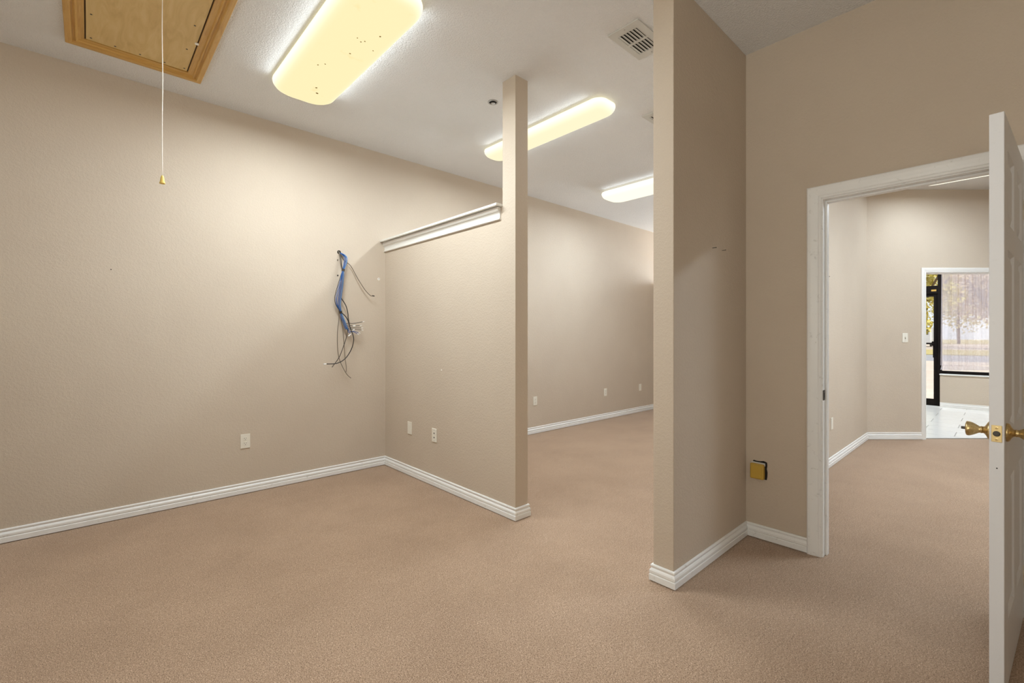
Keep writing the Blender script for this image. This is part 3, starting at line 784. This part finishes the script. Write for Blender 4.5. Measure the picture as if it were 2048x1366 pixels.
# ------------------------------------------------------------------ cables hanging out of the left wall
T = {
 'blue': [(1.706, 4.182, 2.037), (1.73, 4.161, 2.014), (1.742, 4.139, 1.985), (1.732, 4.129, 1.937), (1.713, 4.125, 1.87), (1.705, 4.124, 1.819), (1.701, 4.128, 1.749), (1.692, 4.132, 1.673), (1.683, 4.134, 1.598), (1.682, 4.137, 1.548), (1.694, 4.136, 1.486), (1.706, 4.134, 1.436), (1.724, 4.132, 1.392), (1.739, 4.132, 1.351), (1.754, 4.132, 1.326)],
 'loopl': [(1.708, 4.132, 1.865), (1.684, 4.128, 1.797), (1.655, 4.124, 1.705), (1.634, 4.124, 1.619), (1.644, 4.128, 1.556), (1.688, 4.132, 1.49)],
 'grey_right': [(1.693, 4.182, 2.043), (1.735, 4.171, 1.973), (1.761, 4.16, 1.949), (1.793, 4.15, 1.921), (1.837, 4.142, 1.842), (1.877, 4.135, 1.773), (1.93, 4.132, 1.699), (1.979, 4.132, 1.655), (1.999, 4.132, 1.654)],
 'grey_top': [(1.693, 4.182, 2.048), (1.7, 4.167, 1.989), (1.701, 4.152, 1.927), (1.709, 4.147, 1.882), (1.712, 4.142, 1.861)],
 'black': [(1.695, 4.137, 1.619), (1.738, 4.13, 1.55), (1.755, 4.122, 1.475), (1.755, 4.115, 1.432), (1.769, 4.106, 1.346), (1.791, 4.097, 1.281), (1.794, 4.088, 1.225), (1.769, 4.082, 1.145), (1.713, 4.082, 1.064), (1.638, 4.082, 1.025), (1.54, 4.082, 1.022)],
 'black2': [(1.692, 4.132, 1.485), (1.727, 4.127, 1.457), (1.755, 4.122, 1.412), (1.774, 4.117, 1.347), (1.782, 4.112, 1.332)],
 'thin1': [(1.68, 4.137, 1.508), (1.678, 4.139, 1.506), (1.678, 4.14, 1.421), (1.666, 4.141, 1.306), (1.667, 4.142, 1.166), (1.681, 4.14, 1.066), (1.71, 4.137, 0.989), (1.75, 4.135, 0.917), (1.788, 4.132, 0.879)],
 'thin2': [(1.691, 4.137, 1.486), (1.697, 4.142, 1.441), (1.72, 4.147, 1.306), (1.732, 4.152, 1.185), (1.742, 4.152, 1.058), (1.753, 4.152, 0.982), (1.75, 4.152, 0.936)],
 'thin3': [(1.754, 4.132, 1.334), (1.753, 4.128, 1.306), (1.741, 4.124, 1.256), (1.714, 4.122, 1.176), (1.674, 4.122, 1.077), (1.621, 4.122, 1.004)],
 'fan0': [(1.739, 4.132, 1.382), (1.766, 4.122, 1.387), (1.804, 4.114, 1.385), (1.891, 4.107, 1.402)],
 'fan1': [(1.743, 4.132, 1.369), (1.766, 4.122, 1.369), (1.804, 4.114, 1.36), (1.864, 4.107, 1.366)],
 'fan2': [(1.747, 4.132, 1.357), (1.766, 4.122, 1.352), (1.804, 4.114, 1.345), (1.877, 4.107, 1.344)],
 'fan3': [(1.751, 4.132, 1.344), (1.766, 4.122, 1.334), (1.804, 4.114, 1.332), (1.88, 4.107, 1.325)],
 'fan4': [(1.756, 4.132, 1.331), (1.766, 4.122, 1.316), (1.804, 4.114, 1.307), (1.838, 4.107, 1.289)],
 'fan5': [(1.76, 4.132, 1.319), (1.766, 4.122, 1.299), (1.804, 4.114, 1.314), (1.851, 4.107, 1.299)],
 'wh0': [(1.796, 4.107, 1.362), (1.817, 4.102, 1.365)],
 'wh1': [(1.754, 4.112, 1.266), (1.775, 4.107, 1.286)],
 'wh2': [(1.798, 4.112, 1.322), (1.811, 4.107, 1.332)],
}
hang = empty('cable_bundle', (1.70, YL, 1.30)); tag(hang, 'tied bundle of blue network cables hanging from the left wall', 'cable bundle')
O = Vector((1.70, YL, 1.30))
def loc_pts(pts, off=(0, 0, 0)): return [Vector(p) - O + Vector(off) for p in pts]
offs = [(0, 0, 0), (0.010, -0.003, 0.004), (-0.010, 0.002, 0.003), (0.005, -0.011, 0), (-0.005, -0.010, 0.005), (0.013, 0.004, -0.004), (-0.013, -0.004, 0.002)]
tight = {0: 0.5, 4: 0.55, 10: 0.5}
for k, of in enumerate(offs):
    P = []
    for i, p in enumerate(T['blue']):
        s = tight.get(i, 1.0)
        P.append(Vector(p) - O + Vector(of) * s)
    P[0].y = 0.01
    new_obj('cable', tube(P, 0.0030, 7, 4), 'light_blue_cable' if k in (1, 3) else 'blue_cable', hang, smooth=True)
for k in range(3):
    P = [Vector(p) - O + Vector((k * 0.009 * math.sin(math.pi * i / 5), -0.004 * k, 0)) for i, p in enumerate(T['loopl'])]
    c_ = new_obj('cable', tube(P, 0.0026, 7, 4), 'black_cable' if k == 0 else 'blue_cable', hang, smooth=True)
c_ = new_obj('cable', tube(loc_pts(T['grey_top']), 0.0045, 7, 4), 'grey_cable', hang, smooth=True); tag(c_, 'grey cable leading down from the hole')
c_ = new_obj('cable', tube(loc_pts(T['grey_top'], (0.008, 0.004, 0)), 0.0035, 7, 4), 'black_cable', hang, smooth=True)
c_ = new_obj('cable', tube(loc_pts(T['black2']), 0.0042, 7, 4), 'black_cable', hang, smooth=True)
for k in range(6):
    c_ = new_obj('cable_end', tube(loc_pts(T['fan%d' % k]), 0.0026, 7, 4), 'black_cable' if k < 4 else 'blue_cable', hang, smooth=True)
    e = Vector(T['fan%d' % k][-1]) - O; d_ = (Vector(T['fan%d' % k][-1]) - Vector(T['fan%d' % k][-2])).normalized()
    new_obj('cable_tip', tube([e - d_ * 0.002, e + d_ * 0.016], 0.0034, 6, 1), 'clear_plug', c_)
for nm in ('wh0', 'wh1', 'wh2'):
    a, b_ = loc_pts(T[nm]); new_obj('plug', tube([a, b_], 0.0065, 6, 1), 'clear_plug', hang)
for i in (4, 10):
    p = Vector(T['blue'][i]) - O; d_ = (Vector(T['blue'][i + 1]) - Vector(T['blue'][i - 1])).normalized()
    new_obj('cable_tie', tube([p - d_ * 0.012, p + d_ * 0.012], 0.0125, 12, 1), 'black_cable', hang, smooth=False)
ho = new_obj('wall_hole', lathe([(0.018, 0), (0.018, 0.0008), (0, 0.0008)], 14, '-Y'), 'void', hang, loc=(1.697 - O.x, 0, 2.040 - O.z))
def loose(label, key, r, m_, end=None):
    r0 = Vector(T[key][0])
    o = empty('loose_cable', r0); tag(o, label, 'cable', 'loose cables hanging beside the blue bundle')
    P = [Vector(p) - r0 for p in T[key]]
    new_obj('jacket', tube(P, r, 7, 5), m_, o, smooth=True)
    if end:
        d_ = (P[-1] - P[-2]).normalized()
        new_obj('plug', tube([P[-1] - d_ * 0.003, P[-1] + d_ * 0.02], r * 1.5, 8, 1), end, o)
loose('dark cable arching away to the right of the blue bundle', 'grey_right', 0.0034, 'grey_cable', 'black_cable')
loose('black cable curving down to the left with a white plug', 'black', 0.0042, 'black_cable', 'clear_plug')
loose('longest thin grey cable hanging lowest on the wall', 'thin1', 0.0030, 'grey_cable')
loose('thin grey cable hanging straight down behind the others', 'thin2', 0.0026, 'grey_cable')
loose('thin dark cable crossing down to the left', 'thin3', 0.0030, 'black_cable', 'grey_cable')

# ------------------------------------------------------------------ tiled entry floor
en = empty('floor_entry', (9.0, 0.6, 0.0)); tag(en, 'pale rectangular tiles laid in the entry', 'floor', kind='structure')
def clip_far(bm, d):     # keep what lies beyond the angled wall's threshold
    p = AP - AN * d
    bmesh.ops.bisect_plane(bm, geom=bm.verts[:] + bm.edges[:] + bm.faces[:], plane_co=(p.x, p.y, 0), plane_no=AN, clear_outer=True)
    es = [e for e in bm.edges if e.is_boundary]
    if es: bmesh.ops.holes_fill(bm, edges=es)
bm = bx(7.0, -2.13, 0.0005, XW + 0.02, 2.10, 0.003); clip_far(bm, 0.035)
p2 = Vector((7.10, 1.20, 0)); 
bmesh.ops.bisect_plane(bm, geom=bm.verts[:] + bm.edges[:] + bm.faces[:], plane_co=(7.10, 1.20, 0), plane_no=(-0.7, 0.7, 0), clear_outer=True)
bmesh.ops.translate(bm, verts=bm.verts, vec=(-9.0, -0.6, 0))
new_obj('grout_bed', bm, 'grout', en)
PX, PY, GR = 0.377, 0.61, 0.0045
tile_me = None
row = 0
x1 = 10.260 + 3 * PX
while x1 > 7.0:
    x0 = x1 - PX
    off = 0.785 if (row % 2 == 1) else 0.480
    for k in range(-6, 4):
        y0 = off + k * PY - (10.26 - x1) * 0.009; y1 = y0 + PY
        if y1 < -2.1 or y0 > 2.1: continue
        a0, a1, b0, b1 = x0 + GR, min(x1 - GR, XW + 0.02), max(y0 + GR, -2.13), min(y1 - GR, 2.10)
        if a1 - a0 < 0.02 or b1 - b0 < 0.02: continue
        corners = [(a0, b0), (a1, b0), (a0, b1), (a1, b1)]
        sd = [(Vector((c[0], c[1], 0)) - (AP - AN * 0.035)).dot(AN) for c in corners]
        se = [(-(c[0] - 7.10) + (c[1] - 1.20)) for c in corners]
        if min(sd) > -0.01 or min(se) > 0.0: continue
        whole = max(sd) < 0 and max(se) < 0 and abs((a1 - a0) - (PX - 2 * GR)) < 1e-4 and abs((b1 - b0) - (PY - 2 * GR)) < 1e-4
        if whole and tile_me is not None:
            o = bpy.data.objects.new('tile', tile_me); COL.objects.link(o); o.parent = en
            o.location = (a0 - 9.0, b0 - 0.6, 0.0); continue
        bm = bx(0, 0, 0.001, a1 - a0, b1 - b0, 0.006, 0.0008, 1)
        if max(sd) > 0 or max(se) > 0:
            bmesh.ops.translate(bm, verts=bm.verts, vec=(a0, b0, 0))
            clip_far(bm, 0.035)
            bmesh.ops.bisect_plane(bm, geom=bm.verts[:] + bm.edges[:] + bm.faces[:], plane_co=(7.10, 1.20, 0), plane_no=(-0.7071, 0.7071, 0), clear_outer=True)
            bmesh.ops.translate(bm, verts=bm.verts, vec=(-a0, -b0, 0))
            if len(bm.faces) < 3: bm.free(); continue
        o = new_obj('tile', bm, 'tile', en, loc=(a0 - 9.0, b0 - 0.6, 0.0))
        if whole: tile_me = o.data
    x1 -= PX; row += 1
bm = bmesh.new(); ang_box(bm, s_in0, s_in1, 0.026, 0.038, 0, 0.008)
new_obj('threshold_strip', bm, 'grout', None); bpy.data.objects['threshold_strip'].location = (0, 0, 0)
tag(bpy.data.objects['threshold_strip'], 'thin grey strip where the carpet meets the entry tiles', 'threshold')

# ------------------------------------------------------------------ shop front: window, door
def frame_bars(r, bars, o0):
    for nm, a in bars: new_obj(nm, bx(a[0] - o0[0], a[1] - o0[1], a[2] - o0[2], a[3] - o0[0], a[4] - o0[1], a[5] - o0[2], 0.002), 'black_alu', r)
wo = (XW, -0.6, 0.575)
w1 = empty('window_1', wo); tag(w1, 'large black-framed entry window behind the sheer curtain', 'window', kind='structure')
frame_bars(w1, [('mullion', (XW - 0.06, 0.815, 0, XW + 0.05, 0.868, ZC)), ('sill_bar', (XW - 0.05, -2.13, 0.593, XW + 0.05, 0.815, 0.643)),
    ('mullion', (XW - 0.05, -0.62, 0.643, XW + 0.05, -0.57, 2.98)), ('head_bar', (XW - 0.05, -2.13, 2.98, XW + 0.05, 0.815, ZC))], wo)
new_obj('window_pane', bx(0.0, -0.57 + 0.6, 0.068, 0.006, 0.815 + 0.6, 2.405), 'glass', w1)
new_obj('window_pane', bx(0.0, -2.13 + 0.6, 0.068, 0.006, -0.62 + 0.6, 2.405), 'glass', w1)
new_obj('window_sill', bx(11.135 - XW, -2.13 + 0.6, 0.0, 0.06, 0.838 + 0.6, 0.018, 0.003), 'trim_clean', w1)
do = (XW, 0.868, 0)
d2 = empty('door_2', do); tag(d2, 'black aluminium glass entrance door with transom', 'door', kind='structure')
frame_bars(d2, [('transom_bar', (XW - 0.06, 0.868, 2.035, XW + 0.05, 2.10, 2.177)), ('head_bar', (XW - 0.05, 0.868, 2.98, XW + 0.05, 2.10, ZC)),
    ('stile', (XW - 0.03, 0.870, 0.006, XW + 0.015, 0.924, 2.033)), ('stile', (XW - 0.03, 1.79, 0.006, XW + 0.015, 1.85, 2.033)),
    ('jamb', (XW - 0.05, 1.855, 0.006, XW + 0.05, 2.10, 2.035)), ('bottom_rail', (XW - 0.03, 0.924, 0.006, XW + 0.015, 1.79, 0.126)), ('top_rail', (XW - 0.03, 0.924, 1.985, XW + 0.015, 1.79, 2.033))], do)
new_obj('push_bar', tube([(-0.075, 0.05, 1.131), (-0.075, 0.90, 1.131)], 0.014, 10, 1), 'black_alu', d2)
new_obj('bar_bracket', bx(-0.085, 0.045, 1.09, -0.03, 0.075, 1.17), 'black_alu', d2)
new_obj('lock_case', bx(-0.06, 0.045, 0.877, -0.03, 0.064, 1.104, 0.003), 'black_alu', d2)
new_obj('door_pane', bx(-0.01, 0.056, 0.126, -0.004, 0.922, 1.985), 'glass', d2)
new_obj('transom_pane', bx(-0.01, 0.0, 2.177, -0.004, 1.232, 2.98), 'glass', d2)
st = new_obj('sticker', bx(-0.0612, 0.018, 2.077, -0.0598, 0.086, 2.108), 'sticker', d2); tag(st, 'small gold sticker on the transom bar')
w3o = (XW, 2.2, 0.575)
w3 = empty('window_2', w3o); tag(w3, 'black-framed front window of the side room', 'window', kind='structure')
frame_bars(w3, [('mullion', (XW - 0.05, 2.20, 0.593, XW + 0.05, 2.25, ZC)), ('mullion', (XW - 0.05, YL - 0.05, 0.593, XW + 0.05, YL, ZC)), ('mullion', (XW - 0.05, 3.15, 0.64, XW + 0.05, 3.2, 3.0)),
    ('sill_bar', (XW - 0.05, 2.25, 0.593, XW + 0.05, YL - 0.05, 0.64)), ('head_bar', (XW - 0.05, 2.25, 3.0, XW + 0.05, YL - 0.05, ZC))], w3o)
new_obj('window_pane', bx(0, 0.05, 0.065, 0.006, 0.95, 2.425), 'glass', w3)
new_obj('window_pane', bx(0, 1.0, 0.065, 0.006, 1.93, 2.425), 'glass', w3)
new_obj('window_sill', bx(-0.05, 0.0, 0.0, 0.06, YL - 2.2 - 0.001, 0.018), 'trim_clean', w3)

# sheer curtain in the entry window
cu = empty('sheer_curtain', (11.215, 0.80, 0.68)); tag(cu, 'sheer pleated white curtain over the entry window', 'curtain')
def pleated(y0, y1, z0, z1, nz, flare=0.0, ph=0.0):
    bm = bmesh.new(); grid = []
    ny = int(abs(y1 - y0) * 150)
    for j in range(nz + 1):
        t = j / nz; z = z0 + (z1 - z0) * t; rowv = []
        for i in range(ny + 1):
            s = i / ny; y = y0 + (y1 - y0) * s
            a = 0.026 * math.sin(y * 62 + 1.3 * math.sin(y * 11) + ph) + 0.010 * math.sin(y * 137 + 0.7 * math.sin(z * 1.7))
            yy = y + (0.018 * (1 - t) if s < 0.02 else 0.010 * math.sin(y * 31) * (1 - t))
            zz = z + (0.012 * math.sin(y * 5 + 1) if j == 0 else 0)
            rowv.append(bm.verts.new((a, yy - 0.80, zz - 0.68)))
        grid.append(rowv)
    for j in range(nz):
        for i in range(ny): bm.faces.new((grid[j][i], grid[j][i + 1], grid[j + 1][i + 1], grid[j + 1][i]))
    return bm
new_obj('curtain_fabric', pleated(0.812, -2.05, 0.755, 2.93, 14), 'sheer', cu, smooth=True)
new_obj('hem', pleated(0.812, -2.05, 0.675, 0.755, 2), 'sheer_hem', cu, smooth=True)
new_obj('curtain_rod', tube([(0, 0.03, 2.26), (0, -2.90, 2.26)], 0.012, 10, 1), 'black_alu', cu)

# ------------------------------------------------------------------ outdoors
def strip(name, x0, x1, z, m_, label, cat):
    o = new_obj(name, bx(x0, -60, z - 0.1, x1, 90, z), m_); tag(o, label, cat, kind='structure')
strip('ground_pavement', XW + 0.05, 32, -0.02, 'concrete', 'pale pinkish concrete apron outside the entrance', 'pavement')
strip('ground_road', 32, 43, -0.05, 'asphalt', 'grey road beyond the concrete apron', 'road')
strip('ground_verge', 43, 58, 0.0, 'grass', 'dry yellow grass verge beyond the road', 'grass')
strip('ground_lot', 58, 100, -0.03, 'concrete', 'pale lot in front of the trees', 'pavement')
strip('ground_field', 100, 220, -0.01, 'grass', 'dry grass under the far trees', 'grass')
def tree(label, x, y, h, w, leafm, seed):
    rnd = random.Random(seed)
    r = empty('tree', (x, y, -0.03)); tag(r, label, 'tree', 'trees across the road')
    new_obj('trunk', tube([(0, 0, 0), (0.15, 0.1, h * 0.25), (0.0, 0.1, h * 0.5), (0.1, 0, h * 0.8)], 0.22, 8, 3), 'bark', r, smooth=True)
    for k in range(4):
        a = k * 1.6 + rnd.random()
        new_obj('branch', tube([(0, 0.05, h * 0.35), (math.cos(a) * w * 0.25, math.sin(a) * w * 0.25, h * 0.52), (math.cos(a) * w * 0.42, math.sin(a) * w * 0.42, h * 0.66)], 0.09, 6, 3), 'bark', r, smooth=True)
    lumps = [(rnd.uniform(-.33, .33) * w, rnd.uniform(-.36, .36) * w, rnd.uniform(0.20, 0.88) * h, rnd.uniform(.15, .26) * w) for _ in range(18)]
    vsx = []; fs = []
    for n_ in range(3800):
        lx, ly, lz, lr = rnd.choice(lumps)
        d_ = Vector((rnd.gauss(0, 1), rnd.gauss(0, 1), rnd.gauss(0, 1))).normalized() * lr * rnd.random() ** 0.35
        c_ = Vector((lx, ly, lz)) + d_
        u_ = Vector((rnd.gauss(0, 1), rnd.gauss(0, 1), rnd.gauss(0, 1))).normalized(); w_ = u_.orthogonal().normalized()
        s_ = rnd.uniform(0.14, 0.32)
        b0 = len(vsx)
        vsx += [c_ + u_ * s_, c_ + w_ * s_ * .6, c_ - u_ * s_, c_ - w_ * s_ * .6]; fs.append((b0, b0 + 1, b0 + 2, b0 + 3))
    me = bpy.data.meshes.new('foliage'); me.from_pydata([tuple(v_) for v_ in vsx], [], fs); me.materials.append(M[leafm])
    o = bpy.data.objects.new('foliage', me); COL.objects.link(o); o.parent = r; o['kind'] = 'stuff'
tree('yellow-green tree leaning over the lot, seen through the glass door', 60, 6.4, 10.5, 6.5, 'leaf_a', 1)
tree('autumn tree behind the left part of the curtain', 76, 1.2, 11.5, 8, 'leaf_b', 2)
tree('brownish tree behind the right part of the curtain', 66, -8.0, 11, 8, 'leaf_b', 3)
tree('distant yellow tree left of the entrance view', 86, 16, 12, 9, 'leaf_a', 4)
tree('distant brown tree right of the entrance view', 90, -14, 12, 9, 'leaf_b', 5)
tree('tall far tree between the curtain trees', 104, 5.5, 14, 10, 'leaf_a', 6)
# parked white van
vn = empty('van', (76, 7.2, -0.03)); tag(vn, 'small white van parked far off beyond the glass door', 'van')
new_obj('body', bx(-2.4, -0.95, 0.45, 1.5, 0.95, 2.35, 0.12, 3), 'van_white', vn)
new_obj('cab', bx(1.3, -0.9, 0.45, 2.6, 0.9, 1.55, 0.15, 3), 'van_white', vn)
new_obj('rear_window', bx(-2.42, -0.7, 1.45, -2.38, 0.7, 2.05), 'dark_glass', vn)
new_obj('side_window', bx(0.3, -0.96, 1.45, 1.3, -0.94, 2.05), 'dark_glass', vn)
for wx in (-1.5, 1.5):
    for wy in (-0.95, 0.75):
        new_obj('wheel', lathe([(0, 0), (0.2, 0), (0.36, 0.02), (0.38, 0.1), (0.36, 0.18), (0.2, 0.2), (0, 0.2)], 20, 'Y'), 'tyre', vn, loc=(wx, wy, 0.38))
